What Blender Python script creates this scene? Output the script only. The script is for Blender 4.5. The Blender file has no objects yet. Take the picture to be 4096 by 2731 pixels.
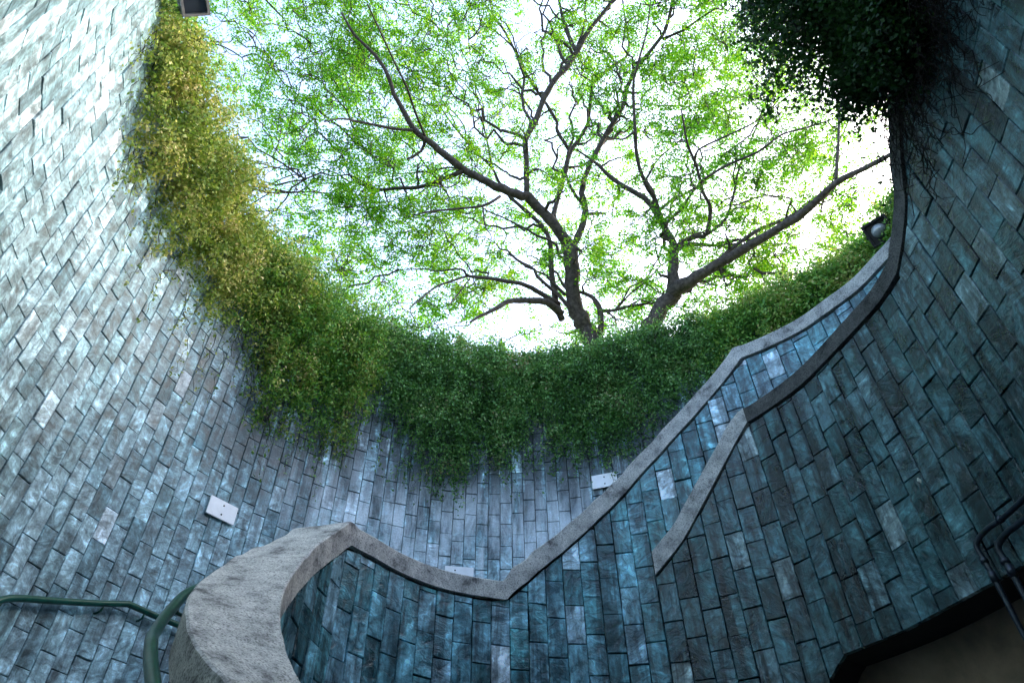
import bpy, math, random
import numpy as np
from mathutils import Vector, Matrix

random.seed(7)
rng = np.random.default_rng(7)
rad = math.radians
scene = bpy.context.scene
COL = scene.collection

# ------------------------------------------------------------------ camera
EYE = Vector((0.0, 0.0, 0.0))          # the floor of the well lies 1.6 m below the eye
cam_data = bpy.data.cameras.new('camera')
cam_data.sensor_width = 36.0
cam_data.lens = 24.0
cam_data.clip_start = 0.05
cam_data.clip_end = 1000.0
cam = bpy.data.objects.new('camera', cam_data)
COL.objects.link(cam)
_right = Vector((0.99989, 0.01018, -0.01047))
_up = Vector((0.0146, -0.69703, 0.71689))
_fwd = Vector((0.0, 0.71697, 0.69711))
cam.matrix_world = Matrix(((_right.x, _up.x, -_fwd.x, EYE.x),
                           (_right.y, _up.y, -_fwd.y, EYE.y),
                           (_right.z, _up.z, -_fwd.z, EYE.z),
                           (0, 0, 0, 1)))
scene.camera = cam
FPX = 24.0 / 36.0 * 1024.0

def on_screen(p):
    d = Vector(p) - EYE
    w = d.dot(_fwd)
    if w <= 0.05:
        return None
    return 512 + FPX * d.dot(_right) / w, 341 - FPX * d.dot(_up) / w, d.length

# ------------------------------------------------------------------ light
SUN_EL, SUN_AZ = rad(30), rad(60)      # hazy sun over the right-hand rim
world = bpy.data.worlds.new('World')
scene.world = world
world.use_nodes = True
wn = world.node_tree
bg = wn.nodes['Background']
sky = wn.nodes.new('ShaderNodeTexSky')
sky.sky_type = 'NISHITA'
sky.sun_disc = False
sky.sun_elevation = SUN_EL
sky.sun_rotation = SUN_AZ
sky.air_density = 1.0
sky.dust_density = 3.5
sky.ozone_density = 1.0
wn.links.new(sky.outputs[0], bg.inputs[0])
bg.inputs[1].default_value = 0.15
sun_data = bpy.data.lights.new('sun', 'SUN')
sun_data.energy = 0.5
sun_data.angle = rad(20)
sun_data.color = (1.0, 0.96, 0.90)
sun = bpy.data.objects.new('sun', sun_data)
COL.objects.link(sun)
_sd = Vector((math.sin(SUN_AZ) * math.cos(SUN_EL), math.cos(SUN_AZ) * math.cos(SUN_EL), math.sin(SUN_EL)))
sun.rotation_euler = (-_sd).to_track_quat('-Z', 'Y').to_euler()
sun.location = (20, 8, 25)
vs = scene.view_settings
vs.view_transform = 'Standard'
vs.look = 'None'
vs.gamma = 1.0
vs.use_curve_mapping = False
vs.exposure = 2.97
scene.cycles.max_bounces = 8
scene.cycles.diffuse_bounces = 5
scene.cycles.transmission_bounces = 6
scene.cycles.transparent_max_bounces = 8

# ------------------------------------------------------------------ helpers
def tag(o, label=None, cat=None, group=None, kind=None):
    if label: o['label'] = label
    if cat: o['category'] = cat
    if group: o['group'] = group
    if kind: o['kind'] = kind
    return o

def empty(name, loc):
    o = bpy.data.objects.new(name, None)
    COL.objects.link(o)
    o.location = loc
    o.empty_display_size = 0.2
    return o

def link(name, me, parent=None, mat=None, matrix=None):
    o = bpy.data.objects.new(name, me)
    COL.objects.link(o)
    if mat is not None and len(me.materials) == 0:
        me.materials.append(mat)
    if parent is not None:
        o.parent = parent
        if matrix is None:
            o.matrix_parent_inverse = Matrix.Translation(-parent.location)
        else:
            o.matrix_basis = Matrix.Translation(-parent.location) @ matrix
    elif matrix is not None:
        o.matrix_basis = matrix
    return o

class MB:
    """collects geometry for one mesh object"""
    def __init__(s):
        s.v, s.f, s.sm = [], [], []
    def add(s, verts, faces, smooth=False):
        o = len(s.v)
        s.v.extend(tuple(p) for p in verts)
        s.f.extend(tuple(i + o for i in q) for q in faces)
        s.sm.extend([smooth] * len(faces))
    def box(s, c, size, rot=None, bevel=0.0):
        hx, hy, hz = size[0] / 2, size[1] / 2, size[2] / 2
        M = rot if rot is not None else Matrix.Identity(3)
        c = Vector(c)
        b = min(bevel, hx * .9, hy * .9, hz * .9)
        if b <= 0:
            pts = [(x, y, z) for z in (-hz, hz) for y in (-hy, hy) for x in (-hx, hx)]
            fs = [(0, 2, 3, 1), (4, 5, 7, 6), (0, 1, 5, 4), (2, 6, 7, 3), (0, 4, 6, 2), (1, 3, 7, 5)]
        else:
            pts, fs = [], []
            prof = [(-hz, b), (-hz + b, 0), (hz - b, 0), (hz, b)]
            for z, i in prof:
                x, y = hx - i, hy - i
                pts += [(-x, -y, z), (x, -y, z), (x, y, z), (-x, y, z)]
            for k in range(3):
                for j in range(4):
                    a, b2 = k * 4 + j, k * 4 + (j + 1) % 4
                    fs.append((a, b2, b2 + 4, a + 4))
            fs += [(3, 2, 1, 0), (12, 13, 14, 15)]
        s.add([c + M @ Vector(p) for p in pts], fs)
    def tube(s, pts, radii, n=8, cap=True, smooth=True):
        pts = [Vector(p) for p in pts]
        if not hasattr(radii, '__len__'):
            radii = [radii] * len(pts)
        t = [(pts[min(i + 1, len(pts) - 1)] - pts[max(i - 1, 0)]).normalized() for i in range(len(pts))]
        u = t[0].orthogonal().normalized()
        vs_, fs = [], []
        for i, p in enumerate(pts):
            u = (u - t[i] * u.dot(t[i]))
            u = u.normalized() if u.length > 1e-6 else t[i].orthogonal().normalized()
            w = t[i].cross(u)
            for k in range(n):
                a = 2 * math.pi * k / n
                vs_.append(p + (u * math.cos(a) + w * math.sin(a)) * radii[i])
        for i in range(len(pts) - 1):
            for k in range(n):
                a, b = i * n + k, i * n + (k + 1) % n
                fs.append((a, b, b + n, a + n))
        if cap:
            fs.append(tuple(range(n - 1, -1, -1)))
            fs.append(tuple(range((len(pts) - 1) * n, len(pts) * n)))
        s.add(vs_, fs, smooth)
    def sphere(s, c, r, n=10, m=6, scale=(1, 1, 1)):
        vs_, fs = [(c[0], c[1], c[2] + r * scale[2])], []
        for j in range(1, m):
            ph = math.pi * j / m
            for k in range(n):
                a = 2 * math.pi * k / n
                vs_.append((c[0] + r * scale[0] * math.sin(ph) * math.cos(a), c[1] + r * scale[1] * math.sin(ph) * math.sin(a), c[2] + r * scale[2] * math.cos(ph)))
        vs_.append((c[0], c[1], c[2] - r * scale[2]))
        for k in range(n):
            fs.append((0, 1 + k, 1 + (k + 1) % n))
            for j in range(m - 2):
                a, b = 1 + j * n + k, 1 + j * n + (k + 1) % n
                fs.append((a, a + n, b + n, b))
            e = 1 + (m - 2) * n
            fs.append((len(vs_) - 1, e + (k + 1) % n, e + k))
        s.add(vs_, fs, True)
    def mesh(s, name):
        me = bpy.data.meshes.new(name)
        me.from_pydata(s.v, [], s.f)
        me.polygons.foreach_set('use_smooth', s.sm)
        me.update()
        return me
    def build(s, name, mat, parent=None):
        return link(name, s.mesh(name), parent, mat)

def quads_mesh(name, V):
    """V: (n, 4, 3) array of separate quads, built fast"""
    n = len(V)
    me = bpy.data.meshes.new(name)
    me.vertices.add(n * 4)
    me.vertices.foreach_set('co', V.reshape(-1).astype(np.float32))
    me.loops.add(n * 4)
    me.loops.foreach_set('vertex_index', np.arange(n * 4, dtype=np.int32))
    me.polygons.add(n)
    me.polygons.foreach_set('loop_start', np.arange(0, n * 4, 4, dtype=np.int32))
    me.update(calc_edges=True)
    me.validate()
    return me

def unit(a):
    return a / (np.linalg.norm(a, axis=1, keepdims=True) + 1e-9)

def leaf_quads(C, L, W, bias=(0, 0, 0), k=0.0):
    """rhombic leaves at points C with lengths L and widths W; bias pulls the leaf direction"""
    n = len(C)
    a = unit(rng.normal(size=(n, 3)) + np.array(bias) * k)
    b = unit(np.cross(a, rng.normal(size=(n, 3))))
    nrm = np.cross(a, b)
    L = np.asarray(L).reshape(-1, 1) * np.ones((n, 1))
    W = np.asarray(W).reshape(-1, 1) * np.ones((n, 1))
    mid = C + a * L * 0.45 + nrm * L * 0.08
    V = np.stack([C, mid + b * W * .5, C + a * L, mid - b * W * .5], axis=1)
    return V

# ------------------------------------------------------------------ materials
def new_mat(name):
    m = bpy.data.materials.new(name)
    m.use_nodes = True
    nt = m.node_tree
    b = nt.nodes['Principled BSDF']
    return m, nt, b

def N(nt, t, **kw):
    n = nt.nodes.new(t)
    for k, v in kw.items():
        setattr(n, k, v)
    return n

def ramp(nt, stops, interp='LINEAR'):
    r = N(nt, 'ShaderNodeValToRGB')
    r.color_ramp.interpolation = interp
    e = r.color_ramp.elements
    while len(e) < len(stops):
        e.new(0.5)
    for x, (p, c) in zip(e, stops):
        x.position = p
        x.color = (*c, 1) if len(c) == 3 else c
    return r

def math_node(nt, op, a=None, b=None):
    n = N(nt, 'ShaderNodeMath', operation=op)
    for i, v in enumerate((a, b)):
        if v is None: continue
        if hasattr(v, 'links'): nt.links.new(v, n.inputs[i])
        else: n.inputs[i].default_value = v
    return n.outputs[0]

def noise(nt, vec, scale, detail=4, rough=.55, dist=0.0):
    n = N(nt, 'ShaderNodeTexNoise')
    n.inputs['Scale'].default_value = scale
    n.inputs['Detail'].default_value = detail
    n.inputs['Roughness'].default_value = rough
    n.inputs['Distortion'].default_value = dist
    if vec is not None: nt.links.new(vec, n.inputs['Vector'])
    return n

def mixc(nt, blend, fac, a, b):
    m = N(nt, 'ShaderNodeMix', data_type='RGBA', blend_type=blend)
    for sock, v in ((m.inputs[0], fac), (m.inputs[6], a), (m.inputs[7], b)):
        if hasattr(v, 'links'): nt.links.new(v, sock)
        elif isinstance(v, tuple): sock.default_value = (*v, 1)
        else: sock.default_value = v
    return m.outputs[2]

def slate_material(name, palette, rough=.5, stain=.5, streak=5.5, relief=1.0, bloom=.3, algae_and_light=False, mottle=.8):
    """riven slate: every tile takes its own tone, grain and cleft direction"""
    m, nt, b = new_mat(name)
    geo = N(nt, 'ShaderNodeNewGeometry')
    oi = N(nt, 'ShaderNodeObjectInfo')
    r = math_node(nt, 'FRACT', math_node(nt, 'ADD', geo.outputs['Random Per Island'], oi.outputs['Random']))
    r2 = math_node(nt, 'FRACT', math_node(nt, 'MULTIPLY', r, 37.7))
    r3 = math_node(nt, 'FRACT', math_node(nt, 'MULTIPLY', r, 91.3))
    off = N(nt, 'ShaderNodeCombineXYZ')
    nt.links.new(math_node(nt, 'MULTIPLY', r, 61.0), off.inputs[0])
    nt.links.new(math_node(nt, 'MULTIPLY', r2, 43.0), off.inputs[1])
    nt.links.new(math_node(nt, 'MULTIPLY', r3, 29.0), off.inputs[2])
    add = N(nt, 'ShaderNodeVectorMath', operation='ADD')
    nt.links.new(geo.outputs['Position'], add.inputs[0])
    nt.links.new(off.outputs[0], add.inputs[1])
    vec = add.outputs[0]
    # cleft grain, turned a different way on each tile
    rot = N(nt, 'ShaderNodeVectorRotate', rotation_type='AXIS_ANGLE')
    rot.inputs['Axis'].default_value = (.6, .8, .1)
    nt.links.new(vec, rot.inputs['Vector'])
    nt.links.new(math_node(nt, 'MULTIPLY', r2, 3.1), rot.inputs['Angle'])
    mp = N(nt, 'ShaderNodeMapping')
    mp.inputs['Scale'].default_value = (1.0, 1.2, 2.2)
    nt.links.new(rot.outputs[0], mp.inputs['Vector'])
    grain = noise(nt, mp.outputs[0], 9, 8, .60, 1.0)
    patch = noise(nt, vec, 6.0, 5, .55, .7)
    fine = noise(nt, vec, 60, 4, .65)
    base = ramp(nt, palette)
    nt.links.new(r, base.inputs[0])
    g = ramp(nt, [(.34, (.28, .30, .31)), (.46, (.82, .84, .85)), (.55, (1.2, 1.21, 1.22)), (.66, (2.1, 2.1, 2.12))])
    nt.links.new(grain.outputs[0], g.inputs[0])
    c = mixc(nt, 'MULTIPLY', mottle, base.outputs[0], g.outputs[0])
    p = ramp(nt, [(.35, (.28, .32, .33)), (.46, (.82, .84, .84)), (.55, (1.15, 1.15, 1.15)), (.65, (2.0, 1.97, 1.98))])
    nt.links.new(patch.outputs[0], p.inputs[0])
    c = mixc(nt, 'MULTIPLY', mottle, c, p.outputs[0])
    # rain streaks that run down over several tiles
    sm = N(nt, 'ShaderNodeMapping')
    sm.inputs['Scale'].default_value = (streak, streak, .7)
    nt.links.new(geo.outputs['Position'], sm.inputs['Vector'])
    st = noise(nt, sm.outputs[0], 1.7, 7, .66, .5)
    sr = ramp(nt, [(.42, (.10, .12, .125)), (.49, (.70, .72, .73)), (.55, (1.12, 1.12, 1.12)), (.66, (1.5, 1.5, 1.5))])
    nt.links.new(st.outputs[0], sr.inputs[0])
    c = mixc(nt, 'MULTIPLY', stain, c, sr.outputs[0])
    if algae_and_light:
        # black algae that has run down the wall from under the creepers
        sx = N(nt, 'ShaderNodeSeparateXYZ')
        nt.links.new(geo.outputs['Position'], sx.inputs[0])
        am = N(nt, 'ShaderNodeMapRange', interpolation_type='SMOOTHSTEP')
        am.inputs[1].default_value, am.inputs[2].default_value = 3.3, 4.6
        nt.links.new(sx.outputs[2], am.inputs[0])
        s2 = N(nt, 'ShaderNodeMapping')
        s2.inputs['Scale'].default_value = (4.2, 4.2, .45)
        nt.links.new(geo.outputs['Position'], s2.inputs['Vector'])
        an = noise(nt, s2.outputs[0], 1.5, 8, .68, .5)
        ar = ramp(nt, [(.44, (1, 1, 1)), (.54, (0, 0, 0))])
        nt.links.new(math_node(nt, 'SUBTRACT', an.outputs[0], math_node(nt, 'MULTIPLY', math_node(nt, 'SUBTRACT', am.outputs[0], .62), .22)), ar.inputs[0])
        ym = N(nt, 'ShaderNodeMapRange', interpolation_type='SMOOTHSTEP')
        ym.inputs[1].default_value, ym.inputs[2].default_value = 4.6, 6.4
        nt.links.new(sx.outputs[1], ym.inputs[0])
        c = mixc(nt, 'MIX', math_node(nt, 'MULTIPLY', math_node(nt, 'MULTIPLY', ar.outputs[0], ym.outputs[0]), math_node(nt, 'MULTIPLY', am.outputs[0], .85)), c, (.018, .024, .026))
        # light on the back wall put into the colour, streaked like lime
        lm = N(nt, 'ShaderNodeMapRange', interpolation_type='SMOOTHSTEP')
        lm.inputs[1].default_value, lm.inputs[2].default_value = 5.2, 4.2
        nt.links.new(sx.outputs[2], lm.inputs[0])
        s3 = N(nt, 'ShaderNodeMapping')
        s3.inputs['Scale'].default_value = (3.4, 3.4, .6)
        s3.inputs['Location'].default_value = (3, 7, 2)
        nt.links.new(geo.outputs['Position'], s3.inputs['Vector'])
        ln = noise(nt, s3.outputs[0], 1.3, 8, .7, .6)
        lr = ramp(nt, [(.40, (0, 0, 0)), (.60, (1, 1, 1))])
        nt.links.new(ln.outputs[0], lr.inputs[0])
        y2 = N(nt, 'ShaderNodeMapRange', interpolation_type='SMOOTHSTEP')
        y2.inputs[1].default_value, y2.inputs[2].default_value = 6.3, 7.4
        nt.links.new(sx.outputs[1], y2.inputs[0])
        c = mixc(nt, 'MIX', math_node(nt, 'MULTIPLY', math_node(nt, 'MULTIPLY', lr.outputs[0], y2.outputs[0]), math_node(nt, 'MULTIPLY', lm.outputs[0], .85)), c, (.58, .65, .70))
    # pale lime bloom along some of it
    bl = noise(nt, vec, 16, 7, .7, 1.2)
    br = ramp(nt, [(.57, (0, 0, 0)), (.74, (1, 1, 1))])
    nt.links.new(bl.outputs[0], br.inputs[0])
    c = mixc(nt, 'MIX', math_node(nt, 'MULTIPLY', br.outputs[0], bloom), c, (.46, .50, .53))
    f2 = ramp(nt, [(.3, (.7, .7, .7)), (.7, (1.3, 1.3, 1.3))])
    nt.links.new(fine.outputs[0], f2.inputs[0])
    c = mixc(nt, 'MULTIPLY', .7, c, f2.outputs[0])
    nt.links.new(c, b.inputs['Base Color'])
    rr = ramp(nt, [(.3, (rough - .12,) * 3), (.7, (rough + .18,) * 3)])
    nt.links.new(patch.outputs[0], rr.inputs[0])
    nt.links.new(rr.outputs[0], b.inputs['Roughness'])
    b.inputs['Specular IOR Level'].default_value = .5
    bp = N(nt, 'ShaderNodeBump')
    nt.links.new(math_node(nt, 'MULTIPLY', math_node(nt, 'ADD', math_node(nt, 'MULTIPLY', r3, .8), .35), relief), bp.inputs['Strength'])
    bp.inputs['Distance'].default_value = .009
    nt.links.new(grain.outputs[0], bp.inputs['Height'])
    bp2 = N(nt, 'ShaderNodeBump')
    bp2.inputs['Strength'].default_value = .5
    bp2.inputs['Distance'].default_value = .005
    nt.links.new(fine.outputs[0], bp2.inputs['Height'])
    nt.links.new(bp.outputs[0], bp2.inputs['Normal'])
    nt.links.new(bp2.outputs[0], b.inputs['Normal'])
    return m

def stone_material(name, lo, hi, scale=90, speck=(.07, .07, .07), rough=.85):
    m, nt, b = new_mat(name)
    geo = N(nt, 'ShaderNodeNewGeometry')
    v = geo.outputs['Position']
    a = noise(nt, v, scale, 4, .7)
    big = noise(nt, v, 6.5, 8, .66, .15)
    vor = N(nt, 'ShaderNodeTexVoronoi', feature='F1')
    vor.inputs['Scale'].default_value = scale * 1.3
    nt.links.new(v, vor.inputs['Vector'])
    c1 = ramp(nt, [(.3, lo), (.62, hi)])
    nt.links.new(a.outputs[0], c1.inputs[0])
    sp = ramp(nt, [(.50, (1, 1, 1)), (.66, speck)])
    sn = noise(nt, v, scale * .75, 2, .5)
    nt.links.new(sn.outputs[0], sp.inputs[0])
    c = mixc(nt, 'MULTIPLY', .75, c1.outputs[0], sp.outputs[0])
    bl = ramp(nt, [(.34, (.30, .30, .31)), (.43, (.80, .80, .81)), (.52, (1.1, 1.1, 1.1)), (.64, (1.35, 1.34, 1.32))])
    nt.links.new(big.outputs[0], bl.inputs[0])
    c = mixc(nt, 'MULTIPLY', 1.0, c, bl.outputs[0])
    nt.links.new(c, b.inputs['Base Color'])
    b.inputs['Roughness'].default_value = rough
    b.inputs['Specular IOR Level'].default_value = .3
    bp = N(nt, 'ShaderNodeBump')
    bp.inputs['Strength'].default_value = .5
    bp.inputs['Distance'].default_value = .005
    nt.links.new(a.outputs[0], bp.inputs['Height'])
    nt.links.new(bp.outputs[0], b.inputs['Normal'])
    return m

def plain_material(name, col, rough=.6, metal=0.0, var=.35, scale=12, spec=.4):
    m, nt, b = new_mat(name)
    geo = N(nt, 'ShaderNodeNewGeometry')
    n = noise(nt, geo.outputs['Position'], scale, 6, .65, .3)
    r = ramp(nt, [(.3, tuple(x * (1 - var) for x in col)), (.7, tuple(min(1, x * (1 + var)) for x in col))])
    nt.links.new(n.outputs[0], r.inputs[0])
    nt.links.new(r.outputs[0], b.inputs['Base Color'])
    b.inputs['Roughness'].default_value = rough
    b.inputs['Metallic'].default_value = metal
    b.inputs['Specular IOR Level'].default_value = spec
    bp = N(nt, 'ShaderNodeBump')
    bp.inputs['Strength'].default_value = .25
    bp.inputs['Distance'].default_value = .004
    nt.links.new(n.outputs[0], bp.inputs['Height'])
    nt.links.new(bp.outputs[0], b.inputs['Normal'])
    return m

def leaf_material(name, palette, trans=.5, tint=(1.15, 1.2, .6), patch_scale=1.2):
    m, nt, b = new_mat(name)
    out = nt.nodes['Material Output']
    geo = N(nt, 'ShaderNodeNewGeometry')
    big = noise(nt, geo.outputs['Position'], patch_scale, 3, .6)
    mixv = math_node(nt, 'ADD', math_node(nt, 'MULTIPLY', geo.outputs['Random Per Island'], .55),
                     math_node(nt, 'MULTIPLY', math_node(nt, 'SUBTRACT', big.outputs[0], .30), 1.4))
    r = ramp(nt, palette)
    nt.links.new(mixv, r.inputs[0])
    nt.links.new(r.outputs[0], b.inputs['Base Color'])
    b.inputs['Roughness'].default_value = .5
    b.inputs['Specular IOR Level'].default_value = .3
    tr = N(nt, 'ShaderNodeBsdfTranslucent')
    tc = mixc(nt, 'MULTIPLY', 1.0, r.outputs[0], tint)
    nt.links.new(tc, tr.inputs[0])
    ms = N(nt, 'ShaderNodeMixShader')
    ms.inputs[0].default_value = trans
    nt.links.new(b.outputs[0], ms.inputs[1])
    nt.links.new(tr.outputs[0], ms.inputs[2])
    nt.links.new(ms.outputs[0], out.inputs[0])
    return m

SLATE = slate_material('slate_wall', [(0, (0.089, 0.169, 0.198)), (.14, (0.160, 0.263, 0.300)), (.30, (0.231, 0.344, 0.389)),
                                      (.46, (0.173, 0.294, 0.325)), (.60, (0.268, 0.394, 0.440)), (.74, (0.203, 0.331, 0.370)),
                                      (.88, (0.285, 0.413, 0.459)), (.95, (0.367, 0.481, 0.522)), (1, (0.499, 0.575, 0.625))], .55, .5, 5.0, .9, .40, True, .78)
SLATE_PAR_LIT = slate_material('slate_parapet_lit', [(0, (0.027, 0.107, 0.130)), (.16, (0.070, 0.215, 0.253)), (.34, (0.133, 0.324, 0.390)),  # same tiles as the passage wall, their extra sky light put into the palette
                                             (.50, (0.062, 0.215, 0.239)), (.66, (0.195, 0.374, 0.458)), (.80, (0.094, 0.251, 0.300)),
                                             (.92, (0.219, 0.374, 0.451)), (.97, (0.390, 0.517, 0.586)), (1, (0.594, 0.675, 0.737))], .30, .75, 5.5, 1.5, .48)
SLATE_IN_SHADE = slate_material('slate_inner_shade', [(0, (0.010, 0.037, 0.043)), (.16, (0.026, 0.081, 0.089)), (.34, (0.054, 0.130, 0.147)),  # same tiles as the parapet, with the lower wall's shade in the palette
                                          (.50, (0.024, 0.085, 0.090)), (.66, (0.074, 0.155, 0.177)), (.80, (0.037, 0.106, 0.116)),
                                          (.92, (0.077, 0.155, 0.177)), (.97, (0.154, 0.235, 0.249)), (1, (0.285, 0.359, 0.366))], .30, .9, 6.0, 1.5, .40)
MORTAR = plain_material('mortar', (.035, .04, .042), .9, var=.5, scale=20, spec=.1)
COPING = stone_material('granite_coping', (.28, .275, .265), (.58, .57, .55), 120, (.3, .3, .3))
COPING_D = stone_material('blackened_coping', (.035, .035, .034), (.12, .118, .112), 100, (.3, .3, .3))
RENDER_D = plain_material('dark_render', (.011, .013, .009), .9, var=.5, scale=6)
REVEAL = plain_material('black_reveal', (.012, .012, .012), .85, var=.4, scale=8)
BROWN = plain_material('brown_plaster', (.26, .19, .135), .9, var=.35, scale=3)
CONCRETE = stone_material('concrete', (.18, .18, .175), (.33, .33, .32), 40)
EARTH = plain_material('earth_and_grass', (.05, .075, .03), .95, var=.6, scale=2)
WHITE = plain_material('white_enamel', (.80, .80, .82), .45, var=.08, scale=9)
BOLT = plain_material('dark_bolt', (.03, .03, .03), .4, .6)
GREEN_PAINT = plain_material('green_paint', (.003, .062, .043), .30, var=.35, scale=18, spec=.4)
PIPE = plain_material('blue_grey_pipe', (.02, .03, .045), .35, .35, var=.5, scale=22, spec=.6)
BLACK_METAL = plain_material('black_metal', (.018, .018, .02), .4, .2, var=.3)
GREY_METAL = plain_material('grey_metal', (.25, .25, .27), .4, .6, var=.2)
DARK_GLASS = plain_material('dark_glass', (.02, .025, .035), .06, var=.1, spec=.8)
LENS = plain_material('lamp_lens', (.16, .18, .185), .12, var=.25, scale=25, spec=.8)
BARK = plain_material('bark', (.07, .058, .06), .9, var=.65, scale=14, spec=.15)
PETAL = plain_material('petal', (.75, .78, .7), .5, var=.1)

# ------------------------------------------------------------------ plan curves of the well
def spline(pts, n=8):
    a = [np.array(p, float) for p in pts]
    a = [2 * a[0] - a[1]] + a + [2 * a[-1] - a[-2]]
    o = []
    for i in range(1, len(a) - 2):
        p0, p1, p2, p3 = a[i - 1:i + 3]
        for k in range(n):
            t = k / n
            o.append(.5 * (2 * p1 + (p2 - p0) * t + (2 * p0 - 5 * p1 + 4 * p2 - p3) * t * t + (3 * p1 - p0 - 3 * p2 + p3) * t ** 3))
    o.append(a[-2])
    return np.array(o)

class Path:
    """a curve in plan; the well lies to its right"""
    def __init__(s, pts):
        s.p = np.array(pts, float)
        s.s = np.r_[0, np.cumsum(np.hypot(*np.diff(s.p, axis=0).T))]
        s.len = s.s[-1]
    def at(s, t):
        return np.array([np.interp(t, s.s, s.p[:, 0]), np.interp(t, s.s, s.p[:, 1])])
    def tan(s, t):
        d = s.at(min(t + .04, s.len)) - s.at(max(t - .04, 0))
        return d / np.hypot(*d)
    def nrm(s, t):
        d = s.tan(t)
        return np.array([d[1], -d[0]])
    def near(s, q):
        a, ab = s.p[:-1], np.diff(s.p, axis=0)
        t = np.clip(((np.array(q) - a) * ab).sum(1) / (ab ** 2).sum(1), 0, 1)
        i = np.argmin(((a + ab * t[:, None] - np.array(q)) ** 2).sum(1))
        return float(s.s[i] + t[i] * (s.s[i + 1] - s.s[i]))

FLOOR = -1.6
RIM = 7.0
CX, CY, RO = .066, 4.013, 3.77

def circ(a, r=RO):
    return (CX + r * math.sin(rad(a)), CY + r * math.cos(rad(a)))

OUTER = Path(np.vstack([np.array([circ(a) for a in np.arange(-152, 16, 2.0)]),
                        spline([circ(17), (1.85, 7.38), (2.77, 7.0), (3.75, 6.45), (4.35, 6.0), (4.75, 5.5), (4.95, 4.8), (5.0, 3.5)], 6)]))
REAR = Path(spline([(5.0, 3.5), (4.75, 1.6), (3.7, -.6), (2.0, -1.9), (0, -2.3), (-1.5, -1.7), (-2.0, -.6), circ(-152)], 6))

# parapet beside the stair: inner edge of its coping with the height of the coping's top
P1 = [(.10, 2.33, -.08), (-.10, 2.345, .10), (-.30, 2.40, .31), (-.50, 2.495, .53), (-.64, 2.58, .69), (-.714, 2.631, .772), (-.78, 2.684, .845), (-.857, 2.759, .94),
      (-.944, 2.864, 1.06), (-1.033, 2.998, 1.212), (-1.113, 3.176, 1.393), (-1.173, 3.402, 1.611), (-1.205, 3.673, 1.865),
      (-1.205, 3.85, 2.03), (-1.186, 3.985, 2.157), (-1.155, 4.155, 2.318), (-1.118, 4.325, 2.48),
      (-1.0, 4.50, 2.48), (-.84, 4.74, 2.48), (-.63, 4.96, 2.48), (-.40, 5.11, 2.48), (-.13, 5.22, 2.48), (-.07, 5.242, 2.48),
      (.1, 5.29, 2.65), (.4, 5.36, 2.935), (.75, 5.38, 3.265), (1.0, 5.35, 3.495), (1.33, 5.24, 3.81), (1.79, 5.05, 4.235), (2.19, 4.82, 4.625),
      (2.43, 4.65, 4.62), (2.66, 4.45, 4.62), (2.83, 4.22, 4.62), (3.0, 3.97, 4.62), (3.1, 3.71, 4.62), (3.17, 3.5, 4.62), (3.22, 3.2, 4.62), (3.2, 2.9, 4.75), (3.1, 2.4, 5.2)]
# lower wall on the right, with its own coping
P2 = [(1.13, 5.27, 2.68), (1.38, 5.185, 2.93), (1.60, 5.065, 3.23), (1.81, 4.93, 3.52), (2.03, 4.76, 3.81), (2.34, 4.27, 3.80), (2.54, 3.70, 3.80), (2.64, 3.36, 3.80), (2.67, 3.09, 3.81),
      (2.68, 2.86, 3.95), (2.68, 2.68, 4.09), (2.67, 2.57, 4.22), (2.65, 2.33, 4.46), (2.64, 2.2, 4.56), (2.58, 1.8, 4.92), (2.48, 1.4, 5.28), (2.3, .9, 5.75), (2.05, .3, 6.3), (1.7, -.3, 6.9)]

def zpath(P, n=4):
    """smooth plan, straight rises between the given heights"""
    xy = spline([p[:2] for p in P], n)
    z = np.interp(np.arange(len(xy)) / n, np.arange(len(P)), [p[2] for p in P])
    return Path(xy), z
PAR, PAR_Z = zpath(P1)
LOW, LOW_Z = zpath(P2)
par_top = lambda s: float(np.interp(s, PAR.s, PAR_Z))
low_top = lambda s: float(np.interp(s, LOW.s, LOW_Z))
COP = .20                                # from the coping's bottom to the heights listed above

def sweep(mb, path, stations, section, closed=True, smooth=False):
    """section(s) -> list of (offset away from the well, z)"""
    rings = []
    for t in stations:
        p, n = path.at(t), path.nrm(t)
        rings.append([(p[0] - n[0] * o, p[1] - n[1] * o, z) for o, z in section(t)])
    k = len(rings[0])
    vs_ = [q for r in rings for q in r]
    fs = []
    for i in range(len(rings) - 1):
        for j in range(k if closed else k - 1):
            a, b = i * k + j, i * k + (j + 1) % k
            fs.append((a, a + k, b + k, b))
    if closed:
        fs.append(tuple(range(k)))
        fs.append(tuple(range(len(vs_) - 1, len(vs_) - k - 1, -1)))
    mb.add(vs_, fs, smooth)

def stations(path, step=.08, a=0, b=None):
    b = path.len if b is None else b
    n = max(2, int((b - a) / step))
    return np.linspace(a, b, n + 1)

# ------------------------------------------------------------------ slate tiles
TW, TH = .15, .30
GAP = .0062

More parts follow.
